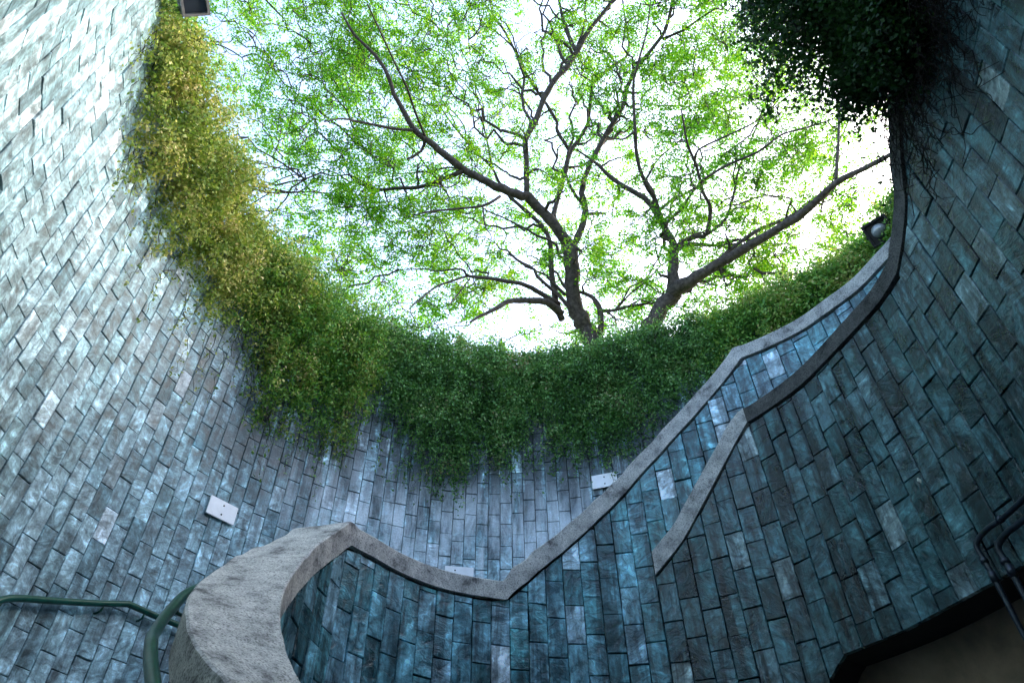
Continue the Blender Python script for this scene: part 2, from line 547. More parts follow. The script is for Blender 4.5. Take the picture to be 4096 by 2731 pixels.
def tile_variant(i):
    """a riven tile: uneven face, arrises knocked back; 52 triangles"""
    r = random.Random(100 + i)
    w, h = TW - GAP, TH - GAP
    nx, nz = 3, 4
    d = .014
    front, ring, back = [], [], []
    tilt = (r.uniform(-.003, .003), r.uniform(-.003, .003))
    def depth(x, z):
        return d + tilt[0] * x / w + tilt[1] * z / h + r.uniform(-.0022, .0022)
    vs_, idx = [], {}
    e = .0035
    for kz in range(nz):
        for kx in range(nx):
            x = -w / 2 + w * kx / (nx - 1)
            z = -h / 2 + h * kz / (nz - 1)
            ex = e if kx == 0 else -e if kx == nx - 1 else 0
            ez = e if kz == 0 else -e if kz == nz - 1 else 0
            idx[kx, kz] = len(vs_)
            vs_.append((x + ex * r.uniform(.6, 1.6), depth(x, z), z + ez * r.uniform(.6, 1.6)))
    fs = []
    for kz in range(nz - 1):
        for kx in range(nx - 1):
            fs.append((idx[kx, kz], idx[kx, kz + 1], idx[kx + 1, kz + 1], idx[kx + 1, kz]))
    per = [(kx, 0) for kx in range(nx)] + [(nx - 1, kz) for kz in range(1, nz)] + [(kx, nz - 1) for kx in range(nx - 2, -1, -1)] + [(0, kz) for kz in range(nz - 2, 0, -1)]
    m = len(per)
    o1 = len(vs_)
    for kx, kz in per:
        jig = .0016
        vs_.append((-w / 2 + w * kx / (nx - 1) + r.uniform(-jig, jig), vs_[idx[kx, kz]][1] - .0045, -h / 2 + h * kz / (nz - 1) + r.uniform(-jig, jig)))
    o2 = len(vs_)
    for j in range(m):
        vs_.append((vs_[o1 + j][0], -.02, vs_[o1 + j][2]))
    for j in range(m):
        k = (j + 1) % m
        fs.append((idx[per[j]], idx[per[k]], o1 + k, o1 + j))
        fs.append((o1 + j, o1 + k, o2 + k, o2 + j))
    return vs_, fs
VARIANTS = [tile_variant(i) for i in range(14)]
VAR_MESH = {}
def variant_mesh(i, mat):
    if (i, mat.name) not in VAR_MESH:
        me = bpy.data.meshes.new('tile')
        me.from_pydata(VARIANTS[i][0], [], VARIANTS[i][1])
        me.materials.append(mat)
        me.update()
        VAR_MESH[i, mat.name] = me
    return VAR_MESH[i, mat.name]

def clip(poly, a, b, c):
    """keep a*x + b*z <= c"""
    o = []
    for i in range(len(poly)):
        p, q = poly[i], poly[(i + 1) % len(poly)]
        dp, dq = a * p[0] + b * p[1] - c, a * q[0] + b * q[1] - c
        if dp <= 0: o.append(p)
        if dp * dq < 0:
            t = dp / (dp - dq)
            o.append((p[0] + (q[0] - p[0]) * t, p[1] + (q[1] - p[1]) * t))
    return o

def area(poly):
    return abs(sum(poly[i][0] * poly[(i + 1) % len(poly)][1] - poly[(i + 1) % len(poly)][0] * poly[i][1] for i in range(len(poly)))) / 2

def cut_tile(poly):
    cx = sum(p[0] for p in poly) / len(poly)
    cz = sum(p[1] for p in poly) / len(poly)
    n = len(poly)
    vs_ = []
    for p in poly:
        vs_.append((cx + (p[0] - cx) * .95, .014 + random.uniform(-.002, .002), cz + (p[1] - cz) * .97))
    for p in poly: vs_.append((p[0], .0095, p[1]))
    for p in poly: vs_.append((p[0], -.02, p[1]))
    fs = [tuple(range(n - 1, -1, -1))]
    for j in range(n):
        k = (j + 1) % n
        fs += [(j, k, n + k, n + j), (n + j, n + k, 2 * n + k, 2 * n + j)]
    return vs_, fs

def lay_tiles(root, path, zlo, zhi, mat, off, hidden, nparts=300, s0=0.0, s1=None, seed=1, skip=None):
    """running-bond columns of tiles; the nparts that show largest are objects, the rest one mesh"""
    r = random.Random(seed)
    s1 = path.len if s1 is None else s1
    ncol = int(round((s1 - s0) / TW))
    items = []
    for i in range(ncol):
        a, b = s0 + i * TW, s0 + (i + 1) * TW
        pa, pb = path.at(a), path.at(min(b, path.len))
        na, nb = path.nrm(a), path.nrm(min(b, path.len))
        pa, pb = pa - na * off, pb - nb * off
        mid = (pa + pb) / 2
        u = pb - pa
        wfac = np.hypot(*u) / TW
        u = u / np.hypot(*u)
        n = np.array([u[1], -u[0]])
        phase = (.15 if i % 2 else 0) + r.uniform(-.045, .045) + (.08 if r.random() < .12 else 0)
        ha, hb = zhi(a), zhi(min(b, path.len))
        la, lb = zlo(a), zlo(min(b, path.len))
        k0 = int(math.floor((min(la, lb) - phase) / TH))
        k1 = int(math.ceil((max(ha, hb) - phase) / TH))
        for k in range(k0, k1):
            z = phase + k * TH + TH / 2
            w2, h2 = TW / 2 - GAP / 2, TH / 2 - GAP / 2
            rect = [(-w2, -h2), (w2, -h2), (w2, h2), (-w2, h2)]
            sl = (hb - ha) / TW
            poly = clip(rect, -sl, 1, (ha + hb) / 2 - z)
            if len(poly) >= 3:
                sl = (lb - la) / TW
                poly = clip(poly, sl, -1, -((la + lb) / 2 - z))
            if len(poly) < 3 or area(poly) < 4e-4: continue
            full = area(poly) > .985 * area(rect)
            if skip is not None and skip(a, z): continue
            dz = r.choice((-.004, -.002, 0, 0, .001, .003, .005)) + r.uniform(-.001, .001)
            tiltx, tiltz = r.gauss(0, .008), r.gauss(0, .010)
            rz = Matrix(((u[0] * wfac, n[0], 0, mid[0] + n[0] * dz), (u[1] * wfac, n[1], 0, mid[1] + n[1] * dz), (0, 0, 1, z), (0, 0, 0, 1)))
            M = rz @ Matrix.Translation((r.uniform(-.0016, .0016), 0, r.uniform(-.002, .002))) @ Matrix.Rotation(tiltx, 4, 'X') @ Matrix.Rotation(tiltz, 4, 'Z') @ Matrix.Rotation(r.gauss(0, .004), 4, 'Y')
            q = on_screen((mid[0], mid[1], z))
            score = 0.0
            if q and -15 < q[0] < 1039 and -15 < q[1] < 697 and not hidden(mid, z, q):
                vd = Vector((mid[0], mid[1], z)).normalized()
                score = area(poly) * abs(vd.x * n[0] + vd.y * n[1]) / q[2] ** 2
            flip = r.random() < .5
            items.append((score, full, poly, M, r.randrange(14), flip))
    items.sort(key=lambda t: -t[0])
    rest = MB()
    for j, (score, full, poly, M, var, flip) in enumerate(items):
        if full and flip:
            M = M @ Matrix.Rotation(math.pi, 4, 'Y')
        if j < nparts and score > 0:
            if full:
                link('tile', variant_mesh(var, mat), root, None, M)
            else:
                me = bpy.data.meshes.new('tile')
                v, f_ = cut_tile(poly)
                me.from_pydata(v, [], f_)
                link('tile', me, root, mat, M)
        else:
            v, f_ = VARIANTS[var] if full else cut_tile(poly)
            rest.add([M @ Vector(p) for p in v], f_)
    if rest.v:
        o = rest.build('tile_field', mat, root)
        o['kind'] = 'stuff'
    return len(items)

# ------------------------------------------------------------------ setting
def ground_sheet():
    mb = MB()
    loop = [OUTER.at(t) - OUTER.nrm(t) * .30 for t in stations(OUTER, .35)] + [REAR.at(t) - REAR.nrm(t) * .30 for t in stations(REAR, .35)[1:-1]]
    k = len(loop)
    vs_ = []
    for q, r in ((1, None), (0, 9.0), (0, 25.0), (0, 80.0), (0, 260.0)):
        for p in loop:
            if q: vs_.append((p[0], p[1], RIM - .02))
            else:
                d = np.array([p[0] - .6, p[1] - 2.6])
                d = d / np.hypot(*d)
                vs_.append((.6 + d[0] * r, 2.6 + d[1] * r, RIM - .02 + (0 if r < 10 else random.uniform(-.1, .25))))
    fs = []
    for j in range(4):
        for i in range(k):
            a, b = j * k + i, j * k + (i + 1) % k
            fs.append((a, b, b + k, a + k))
    mb.add(vs_, fs, True)
    return mb.build('ground', EARTH)
tag(ground_sheet(), kind='structure')

mb = MB()
loop = [tuple(OUTER.at(t)) for t in stations(OUTER, .4)] + [tuple(REAR.at(t)) for t in stations(REAR, .4)[1:-1]]
mb.add([(x, y, FLOOR) for x, y in loop], [tuple(range(len(loop) - 1, -1, -1))])
tag(mb.build('floor', CONCRETE), kind='structure')

# ---- tall curved outer wall
def wall_core(path, off0, off1, zlo, zhi, name, mat, parent=None, a=0, b=None, step=.1):
    mb = MB()
    sweep(mb, path, stations(path, step, a, b), lambda s: [(off0, zlo(s)), (off0, zhi(s)), (off1, zhi(s)), (off1, zlo(s))])
    return mb.build(name, mat, parent)

_c1 = [on_screen((*PAR.at(t), par_top(t))) for t in stations(PAR, .05)]
_c1 = [c for c in _c1 if c]
def behind_parapet(q):
    ys = [c[1] for c in _c1 if abs(c[0] - q[0]) < 12]
    return bool(ys) and q[1] > min(ys)

VINE_LOW = [(-118, 6.8), (-113, 6.45), (-107, 5.95), (-99, 5.65), (-90, 5.62), (-84, 5.55), (-78, 5.30), (-72, 5.05), (-66, 5.3), (-61, 5.6), (-57.5, 5.3), (-55, 4.92), (-50.6, 4.66),
            (-44, 4.75), (-37, 4.66), (-34.9, 5.2), (-31, 5.72), (-27, 5.5), (-21.7, 5.12), (-16, 4.66), (-11, 4.95), (-6.5, 5.27), (-1.3, 4.9), (3, 5.3), (6.6, 5.5), (12, 5.0), (17, 4.72), (21, 4.8), (27, 5.3), (60, 5.6), (90, 5.8)]
vine_low = lambda a: float(np.interp(a, [v[0] for v in VINE_LOW], [v[1] for v in VINE_LOW]))

def outer_hidden(mid, z, q):
    a = math.degrees(math.atan2(mid[0] - CX, mid[1] - CY))
    return z > vine_low(a) + .15 or behind_parapet(q)

outer_root = wall_core(OUTER, .016, .30, lambda s: FLOOR, lambda s: RIM, 'shaft_wall', MORTAR)
tag(outer_root, 'tall curved grey slate wall rising to the vine covered rim', 'wall')
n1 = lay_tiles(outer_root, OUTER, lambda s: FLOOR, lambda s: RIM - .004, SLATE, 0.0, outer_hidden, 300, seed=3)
rear_root = wall_core(REAR, .016, .30, lambda s: FLOOR, lambda s: RIM, 'rear_shade_wall', MORTAR)  # unseen wall, added to keep sky light off the bottom of the well
tag(rear_root, 'unseen slate wall added behind the viewer to shade the shaft', 'wall')
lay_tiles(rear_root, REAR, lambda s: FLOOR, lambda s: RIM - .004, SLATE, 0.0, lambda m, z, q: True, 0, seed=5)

# ---- parapet beside the stair
CW = .40                                  # coping width
def coping(path, top, width, name, mat, parent, a=0, b=None):
    mb = MB()
    e = .010
    def sec(s):
        # 15 cm of stone measured square to the slope
        lo, hi = max(0, s - .05), min(path.len, s + .05)
        slope = abs(top(hi) - top(lo)) / (hi - lo)
        thick = .150 * math.sqrt(1 + slope * slope)
        z, w = top(s) - COP + thick, width(s)
        return [(0, z - thick), (0, z - e), (e, z), (w - e, z), (w, z - e), (w, z - thick)]
    sweep(mb, path, stations(path, .03, a, b), sec)
    return mb.build(name, mat, parent)

S_LOW0 = PAR.near((1.13, 5.32))
def par_bottom(s):
    return FLOOR if s < S_LOW0 + .45 else 2.25
par_root = wall_core(PAR, .046, CW - .03, par_bottom, lambda s: par_top(s) - COP + .004, 'stair_parapet', RENDER_D)
tag(par_root, 'curved slate faced stair parapet under a rough granite coping', 'parapet')
coping(PAR, par_top, lambda s: CW, 'coping', COPING, par_root)
def par_hidden(mid, z, q):
    if on_screen((mid[0], mid[1], z))[0] < 290: return True
    if mid[0] > 1.2:
        t = LOW.s[np.argmin(np.abs(np.arctan2(LOW.p[:, 0], LOW.p[:, 1]) - math.atan2(mid[0], mid[1])))]
        return z < low_top(t)
    return False
n2 = lay_tiles(par_root, PAR, par_bottom, lambda s: par_top(s) - COP - .022, SLATE_PAR_LIT, .030, par_hidden, 300, seed=11)

# ---- lower wall on the right with the passage opening
LINTEL = 1.62
S_JAMB = LOW.near((2.09, 4.69))
def low_bottom(s):
    return LINTEL if s >= S_JAMB else max(FLOOR, LINTEL - (S_JAMB - s) * 1.25)
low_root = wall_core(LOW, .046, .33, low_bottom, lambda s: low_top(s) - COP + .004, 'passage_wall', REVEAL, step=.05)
tag(low_root, 'dark slate wall above the passage opening, its own rough coping rising beside the parapet', 'wall')
S_BEND = LOW.near((2.03, 4.76))
low_w = lambda s: .08 + min(.16, s * .2)
coping(LOW, low_top, low_w, 'coping', COPING, low_root, 0, S_BEND)
o = coping(LOW, low_top, low_w, 'coping', COPING_D, low_root, S_BEND + .002)
o['label'] = 'blackened upper length of the coping'
n3 = lay_tiles(low_root, LOW, low_bottom, lambda s: low_top(s) - COP - .022, SLATE_IN_SHADE, .030, lambda m, z, q: False, 300, seed=17)
mb = MB()
sweep(mb, LOW, stations(LOW, .1, S_JAMB - .6), lambda s: [(.331, FLOOR), (.331, 1.9), (.36, 1.9), (.36, FLOOR)])
mb.build('recess_panel', BROWN, low_root)

# ---- stair between parapet and outer wall
stair = empty('staircase', (-2.4, 4.2, FLOOR))
tag(stair, 'concrete stair winding up between the slate walls', 'staircase')
sts = np.arange(.25, PAR.len - .4, .2)
for a in sts:
    b = a + .198
    qa, qb = PAR.at(a) - PAR.nrm(a) * (CW - .02), PAR.at(b) - PAR.nrm(b) * (CW - .02)
    def out_pt(p):
        d = np.array([p[0] - .5, p[1] - 3.6])
        d = d / np.hypot(*d)
        for t in np.arange(.5, 6, .04):
            x = p + d * t
            if np.min(((OUTER.p - x) ** 2).sum(1)) < .05 ** 2 * 9 or t > 2.6:
                return x
        return x
    oa, ob = out_pt(qa), out_pt(qb)
    z = par_top((a + b) / 2) - 1.02
    if z < FLOOR + .05: continue
    v = [(*qa, z - .3), (*qb, z - .3), (*ob, z - .3), (*oa, z - .3), (*qa, z), (*qb, z), (*ob, z), (*oa, z)]
    m_ = MB()
    m_.add(v, [(3, 2, 1, 0), (4, 5, 6, 7), (0, 1, 5, 4), (1, 2, 6, 5), (2, 3, 7, 6), (3, 0, 4, 7)])
    m_.build('step', CONCRETE, stair)

# ------------------------------------------------------------------ fittings on the walls
def frame_at(path, s):
    u, n = path.tan(s), path.nrm(s)
    return Matrix(((u[0], n[0], 0), (u[1], n[1], 0), (0, 0, 1)))

def white_plate(xy, z, w, h, label, bolts):
    s = OUTER.near(xy)
    p, n = OUTER.at(s), OUTER.nrm(s)
    M = frame_at(OUTER, s)
    c = Vector((p[0] + n[0] * .045, p[1] + n[1] * .045, z))
    root = empty('white_plate', c)
    tag(root, label, 'plate', 'blank white plates on the outer wall')
    m1 = MB(); m1.box(c, (w, .014, h), M, .004); panel = m1.build('panel', WHITE, root)
    for bx, bz in bolts:
        m2 = MB()
        q = c + M @ Vector((bx, .008, bz))
        m2.tube([q - M @ Vector((0, .004, 0)), q + M @ Vector((0, .004, 0))], .009, 8)
        m2.build('bolt', BOLT, panel)
        m3 = MB()
        m3.tube([q - M @ Vector((0, .05, 0)), q - M @ Vector((0, .013, 0))], .012, 6)
        m3.build('spacer', BOLT, panel)
white_plate((-3.01, 6.18), 3.65, .33, .20, 'tilted looking white plate alone on the left part of the slate wall', [(0, .05), (0, -.05)])
white_plate((-.67, 7.70), 3.64, .34, .20, 'white plate half hidden behind the low dip of the granite coping', [(-.05, .05), (-.05, -.05)])
white_plate((1.18, 7.61), 4.84, .33, .20, 'white plate partly covered by hanging vine near the rising coping', [(0, .05), (0, -.05)])

def rail(name, pts, r, label, brackets, wall_dir):
    root = empty(name, pts[0])
    tag(root, label, 'handrail')
    m1 = MB(); m1.tube(pts, r, 14); m1.build('rail_pipe', GREEN_PAINT, root)
    for i in brackets:
        p = Vector(pts[i]); d = Vector(wall_dir(pts[i]))
        m2 = MB()
        m2.tube([p - Vector((0, 0, r * .8)), p - Vector((0, 0, r * 2.2)) + d * .012, p - Vector((0, 0, r * 2.6)) + d * .045, p - Vector((0, 0, r * 2.6)) + d * .095], .010, 8)
        m2.build('bracket', GREEN_PAINT, root)
    return root

def to_outer(p):
    n = OUTER.nrm(OUTER.near(p[:2]))
    return (-n[0], -n[1], 0)
hr = []
for x, y, z in spline([(-3.55, 3.2, 1.05), (-3.70, 4.0, 1.62), (-3.665, 4.5, 1.97), (-3.64, 4.68, 2.11), (-3.55, 5.07, 2.255), (-3.43, 5.40, 2.375), (-3.345, 5.62, 2.46), (-3.32, 5.68, 2.472), (-3.19, 5.91, 2.472), (-3.05, 6.13, 2.472), (-2.8, 6.46, 2.472), (-2.3, 6.95, 2.472)], 5):
    s = OUTER.near((x, y)); p = OUTER.at(s); n = OUTER.nrm(s)
    hr.append((p[0] + n[0] * .085, p[1] + n[1] * .085, z - .02))
rail('wall_handrail', hr, .026, 'dark green pipe handrail on the left slate wall, bending to level', [14, 26, 38, 48], to_outer)
pr = [(-.95, 2.19, .50), (-1.08, 2.30, .64), (-1.17, 2.39, .725), (-1.24, 2.47, .80), (-1.31, 2.56, .88), (-1.37, 2.64, .95), (-1.42, 2.71, 1.02), (-1.475, 2.80, 1.085), (-1.51, 2.88, 1.14), (-1.555, 2.99, 1.23), (-1.60, 3.13, 1.345),
      (-1.64, 3.29, 1.48), (-1.68, 3.54, 1.64), (-1.68, 3.85, 1.86), (-1.64, 4.16, 2.09), (-1.59, 4.41, 2.30), (-1.5, 4.6, 2.33), (-1.3, 4.9, 2.33)]
def to_par(p):
    n = PAR.nrm(PAR.near(p[:2]))
    return (n[0], n[1], 0)
rail('stair_handrail', [tuple(p) for p in spline(pr, 4)], .026, 'dark green handrail curving round the broad near end of the granite coping', [16, 42, 60], to_par)

def conduit(pts, r, label, clamps):
    root = empty('conduit', pts[-1])
    tag(root, label, 'pipe', 'conduits on the passage wall')
    m1 = MB(); m1.tube([tuple(p) for p in spline(pts, 6)], r, 12); m1.build('pipe', PIPE, root)
    for p, q in clamps:
        m2 = MB(); m2.tube([p, q], r * 1.35, 12); m2.build('coupling', PIPE, root)
def on_low(s, z, off=.045):
    p, n = LOW.at(s), LOW.nrm(s)
    return (p[0] + n[0] * off, p[1] + n[1] * off, z)
sA = LOW.near((2.60, 3.53)); sB = LOW.near((2.63, 3.42))
s_r = LOW.near((2.66, 2.6))
c1 = [on_low(s_r, 1.84), on_low(sA + .30, 1.84), on_low(sA + .12, 1.84), on_low(sA + .04, 1.825), on_low(sA, 1.79, .05), on_low(sA, 1.72, .05), on_low(sA + .005, 1.64, .05), on_low(sA + .005, 1.55, .05), on_low(sA + .005, 1.2, .05), on_low(sA + .005, .4, .05)]
c2 = [on_low(s_r, 1.765), on_low(sB + .25, 1.765), on_low(sB + .10, 1.765), on_low(sB + .03, 1.75), on_low(sB, 1.72, .05), on_low(sB, 1.66, .05), on_low(sB + .005, 1.6, .05), on_low(sB + .005, 1.5, .05), on_low(sB + .005, 1.2, .05), on_low(sB + .005, .4, .05)]
conduit(c1, .015, 'upper blue grey conduit elbow turning down over the passage opening', [(c1[5], (c1[5][0], c1[5][1], 1.69)), (c1[6], (c1[6][0], c1[6][1], 1.58)), (on_low(sA + .2, 1.84), on_low(sA + .23, 1.84))])
conduit(c2, .017, 'lower thicker conduit elbow beside the upper one, nearest the right edge', [(c2[5], (c2[5][0], c2[5][1], 1.635)), ((c2[6][0], c2[6][1], 1.62), (c2[6][0], c2[6][1], 1.56))])

def floodlight(c, aim, w, h, d, foot, label, round_lens):
    root = empty('floodlight', (foot[0], foot[1], RIM))
    tag(root, label, 'floodlight', 'floodlights on the rim')
    c = Vector(c)
    f_ = (Vector(aim) - c).normalized()
    x = f_.cross(Vector((0, 0, 1))).normalized()
    y = x.cross(f_)
    M = Matrix((x, y, -f_)).transposed()
    m1 = MB(); m1.box(c, (w, h, d), M, .018); hs = m1.build('housing', BLACK_METAL, root)
    m2 = MB()
    for sx in (-1, 1):
        m2.box(c + M @ Vector((sx * (w / 2 - .012), 0, -d / 2 - .018)), (.024, h, .04), M)
        m2.box(c + M @ Vector((0, sx * (h / 2 - .012), -d / 2 - .018)), (w - .05, .024, .04), M)
    m2.build('front_frame', GREY_METAL if not round_lens else BLACK_METAL, hs)
    m3 = MB()
    if round_lens:
        m3.sphere(tuple(c + f_ * (d / 2 + .0)), min(w, h) * .30, 20, 12)
        m3.build('lens', LENS, hs)
    else:
        m3.box(c + f_ * (d / 2 + .004), (w - .05, h - .05, .008), M); m3.build('lens', DARK_GLASS, hs)
    m4 = MB()
    for sx in (-1, 1):
        q = c + M @ Vector((sx * (w / 2 + .014), 0, 0))
        m4.tube([q, q - f_ * (d / 2 + .07)], .012, 6)
    qa, qb = c + M @ Vector((-(w / 2 + .014), 0, d / 2 + .07)), c + M @ Vector((w / 2 + .014, 0, d / 2 + .07))
    m4.tube([qa, qb], .012, 6)
    m4.tube([(qa + qb) / 2, (foot[0], foot[1], RIM + .25), (foot[0], foot[1], RIM - .03)], .018, 8)
    m4.build('bracket', BLACK_METAL, root)
    m5 = MB()
    for k in range(5):
        m5.box(c + M @ Vector((0, (k - 2) * h * .18, d / 2 + .02)), (w * .8, .008, .05), M)
    m5.build('cooling_fins', BLACK_METAL, hs)
floodlight((-3.06, 2.36, 7.06), (.3, 3.0, 2.0), .36, .26, .12, (-3.55, 2.45), 'boxy floodlight with grey rim at the top of the olive vine', False)
floodlight((4.56, 5.14, 6.80), (1.3, 1.9, 3.2), .30, .30, .16, (5.0, 5.6), 'black floodlight with round pale lens beside the coping on the right', True)

mb = MB()
pp = on_low(LOW.near((2.55, 3.7)), 2.33, .0)
nn = LOW.nrm(LOW.near((2.55, 3.7)))
for k in range(4):
    a = k * 1.7
    mb.sphere((pp[0] + nn[0] * .004 + .006 * math.cos(a), pp[1] + nn[1] * .004, pp[2] + .009 * math.sin(a)), .009, 6, 4, (1, .5, 1.3))
tag(mb.build('fallen_petal', PETAL), 'tiny pale petal stuck to the dark slate wall on the right', 'petal')

# ------------------------------------------------------------------ vines on the rim
OLIVE = leaf_material('vine_olive', [(.05, (0.053, 0.109, 0.021)), (.30, (0.132, 0.229, 0.041)), (.55, (0.238, 0.319, 0.067)), (.78, (0.369, 0.374, 0.113)), (.95, (0.509, 0.439, 0.208)), (1, (0.632, 0.547, 0.313))], .35, patch_scale=2.4)
VGREEN = leaf_material('vine_green', [(.05, (0.034, 0.116, 0.024)), (.4, (0.087, 0.233, 0.040)), (.68, (0.166, 0.301, 0.052)), (.86, (0.271, 0.331, 0.077)), (1, (0.505, 0.409, 0.205))], .32, patch_scale=2.0)
VDEEP = leaf_material('vine_deep_green', [(.02, (0.054, 0.046, 0.029)), (.16, (0.031, 0.073, 0.026)), (.45, (0.074, 0.201, 0.048)), (.75, (0.138, 0.287, 0.078)), (.93, (0.240, 0.311, 0.132)), (1, (0.408, 0.329, 0.204))], .30, patch_scale=1.8)
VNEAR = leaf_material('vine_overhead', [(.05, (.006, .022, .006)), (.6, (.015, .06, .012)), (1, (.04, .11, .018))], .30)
STEM = plain_material('vine_stem', (.018, .015, .013), .9, var=.5, scale=30, spec=.1)

def strand_points(p, n, ztop, zlow, bulge, out, ds):
    """a shoot that leaves the soil behind the rim, arches over it and hangs down"""
    L = []
    over = random.uniform(.05, out)
    steps = max(6, int((over + ztop - zlow) / ds))
    wob = random.uniform(0, 6.28)
    dx = random.gauss(0, .20)
    t_ = np.array([n[1], -n[0]])
    for i in range(steps + 1):
        t = i / steps
        z = ztop + .10 * math.sin(min(1, t * 5) * math.pi) - (ztop - zlow) * max(0, t - .06) / .94
        if t < .12:
            o = -over * (1 - t / .12) + bulge * .5 * (t / .12)
        else:
            tt = (t - .12) / .88
            o = bulge * (.5 + .5 * math.sin(min(1, tt * 3.2) * math.pi / 2)) * (1 - tt) ** .5 + .05
        side = dx * t + .09 * math.sin(wob + t * 9) + .03 * math.sin(wob * 3 + t * 31)
        o += .05 * math.sin(wob * 2 + t * 23)
        if t > .1: o = max(.03, o + bulge * .30 * math.sin(p[0] * 8 + z * 5.5 + 1.7 * math.sin(p[1] * 5)) * math.sin(z * 8.5 - p[1] * 6 + p[0] * 3))
        L.append((p[0] + n[0] * o + t_[0] * side, p[1] + n[1] * o + t_[1] * side, z + random.gauss(0, .01)))
    return L

def rim_vine(a0, a1, per_m, bulge, mound, mat, label, low=vine_low, leaf=.034, ragged=.30, path=OUTER, loose=8):
    sA, sB = path.near(circ(a0)) if a0 < 17 else path.near(a0_pts[a0]), path.near(circ(a1)) if a1 < 17 else path.near(a0_pts[a1])
    mid = path.at((sA + sB) / 2)
    root = empty('hanging_vine', (mid[0], mid[1], RIM))
    tag(root, label, 'vine')
    C, stems = [], MB()
    ns = int((sB - sA) * per_m * 1.25)
    for i in range(ns):
        s = random.uniform(sA, sB)
        p, n = path.at(s), path.nrm(s)
        a = math.degrees(math.atan2(p[0] - CX, p[1] - CY))
        # shoots gather into tresses: lobes of different length and thickness
        lobe = max(0, min(1, .5 + .38 * math.sin(s * 4.3 + 1.9 * math.sin(s * 1.7)) + .25 * math.sin(s * 11.3 + 2 * math.sin(s * 3.1))))
        lo = low(a)
        u = random.random()
        if random.random() < .07: lo -= random.uniform(.05, .5)
        zl = lo + (RIM - lo) * (u ** 2.6) * .85 + random.gauss(0, .07) + (1 - lobe) * ragged * 2.2
        zt = RIM + .05 + random.uniform(0, 1) ** 1.5 * mound(a) * (.6 + .4 * lobe)
        B = bulge(a) * (random.uniform(.05, 1) ** .8) * (.45 + .75 * lobe)
        pts = strand_points(p, n, zt, min(zl, RIM - .15), B, .75, .035)
        C.append(np.array(pts))
        if i % 3 == 0:
            sp = pts[::4]
            if len(sp) > 2: stems.tube(sp, [.004 - .0025 * k / len(sp) for k in range(len(sp))], 3, False)
    # wisps that stand off the mass
    for i in range(int((sB - sA) * 26)):
        s = random.uniform(sA, sB)
        p, n = path.at(s), path.nrm(s)
        a = math.degrees(math.atan2(p[0] - CX, p[1] - CY))
        lo = low(a)
        z = random.uniform(lo + .3, RIM + .5 * mound(a))
        o = bulge(a) * random.uniform(.5, 1.0) * (min(1, max(.1, (z - lo) / 1.6)) ** .5)
        q = Vector((p[0] + n[0] * o, p[1] + n[1] * o, z))
        d = Vector((n[0] + random.gauss(0, .7), n[1] + random.gauss(0, .7), random.gauss(.1, .8))).normalized()
        pts = []
        for k in range(random.randint(5, 10)):
            pts.append(tuple(q))
            q = q + d * .032
            d = (d + Vector((random.gauss(0, .2), random.gauss(0, .2), -.13))).normalized()
        stems.tube(pts, .0025, 3, False)
        C.append(np.array(pts))
    # young shoots standing up along the rim
    for i in range(int((sB - sA) * 34)):
        s = random.uniform(sA, sB)
        p, n = path.at(s), path.nrm(s)
        a = math.degrees(math.atan2(p[0] - CX, p[1] - CY))
        o = random.uniform(-.5, .35) * bulge(a) * 1.3
        q = Vector((p[0] + n[0] * o, p[1] + n[1] * o, RIM + random.uniform(.1, .9) * mound(a)))
        d = Vector((n[0] * .3 + random.gauss(0, .35), n[1] * .3 + random.gauss(0, .35), 1)).normalized()
        pts = []
        for k in range(random.randint(5, 13)):
            pts.append(tuple(q))
            q = q + d * .034
            d = (d + Vector((random.gauss(0, .16), random.gauss(0, .16), -.04))).normalized()
        stems.tube(pts, .0025, 3, False)
        C.append(np.array(pts))
    # bare runners below the leaves
    for i in range(int((sB - sA) * loose)):
        s = random.uniform(sA, sB)
        p, n = path.at(s), path.nrm(s)
        a = math.degrees(math.atan2(p[0] - CX, p[1] - CY))
        z = low(a) + random.uniform(.2, .7)
        q, pts = np.array([p[0] + n[0] * .05, p[1] + n[1] * .05]), []
        t_ = np.array([n[1], -n[0]])
        side = 0
        for k in range(random.randint(6, 14)):
            side += random.gauss(0, .035)
            pts.append((q[0] + t_[0] * side + n[0] * random.uniform(0, .05), q[1] + t_[1] * side + n[1] * random.uniform(0, .05), z))
            z -= random.uniform(.04, .11)
        stems.tube(pts, [.0045 - .003 * k / len(pts) for k in range(len(pts))], 3, False)
        C.append(np.array(pts)[::2])
    C = np.vstack(C)
    C = np.repeat(C, 4, axis=0) + rng.normal(0, .035, size=(len(C) * 4, 3))
    L = rng.uniform(.45, 1.7, len(C)) * leaf
    V = leaf_quads(C, L, L * rng.uniform(.45, .7, len(C)), (0, 0, -1), .35)
    o = link('foliage', quads_mesh('foliage', V), root, mat)
    stems.build('stems', STEM, root)
    return len(C)

a0_pts = {40: (2.77, 7.0), 100: (4.99, 4.2)}
nl = 0
nl += rim_vine(-114, -54, 80, lambda a: .74 if a > -106 else .25 + .49 * (a + 114) / 8, lambda a: .55, OLIVE, 'long olive and straw coloured vine spilling down the left rim below the floodlight', leaf=.034)
nl += rim_vine(-66, -33, 85, lambda a: .60, lambda a: .42, VGREEN, 'broad green vine curtain hanging lowest, left of the trunk', leaf=.034)
nl += rim_vine(-33.5, 15, 100, lambda a: .42, lambda a: .40 if a < -5 else .22, VDEEP, 'dark green vine fringe hanging in lobes on the wall under the trunks', leaf=.033)
nl += rim_vine(14, 40, 90, lambda a: .42, lambda a: .20, VDEEP, 'dark green vine between the trunk base and the rising coping', leaf=.033)
nl += rim_vine(40, 100, 80, lambda a: .30, lambda a: .16, VGREEN, 'low green creeper along the rim behind the upper coping on the right', leaf=.037)

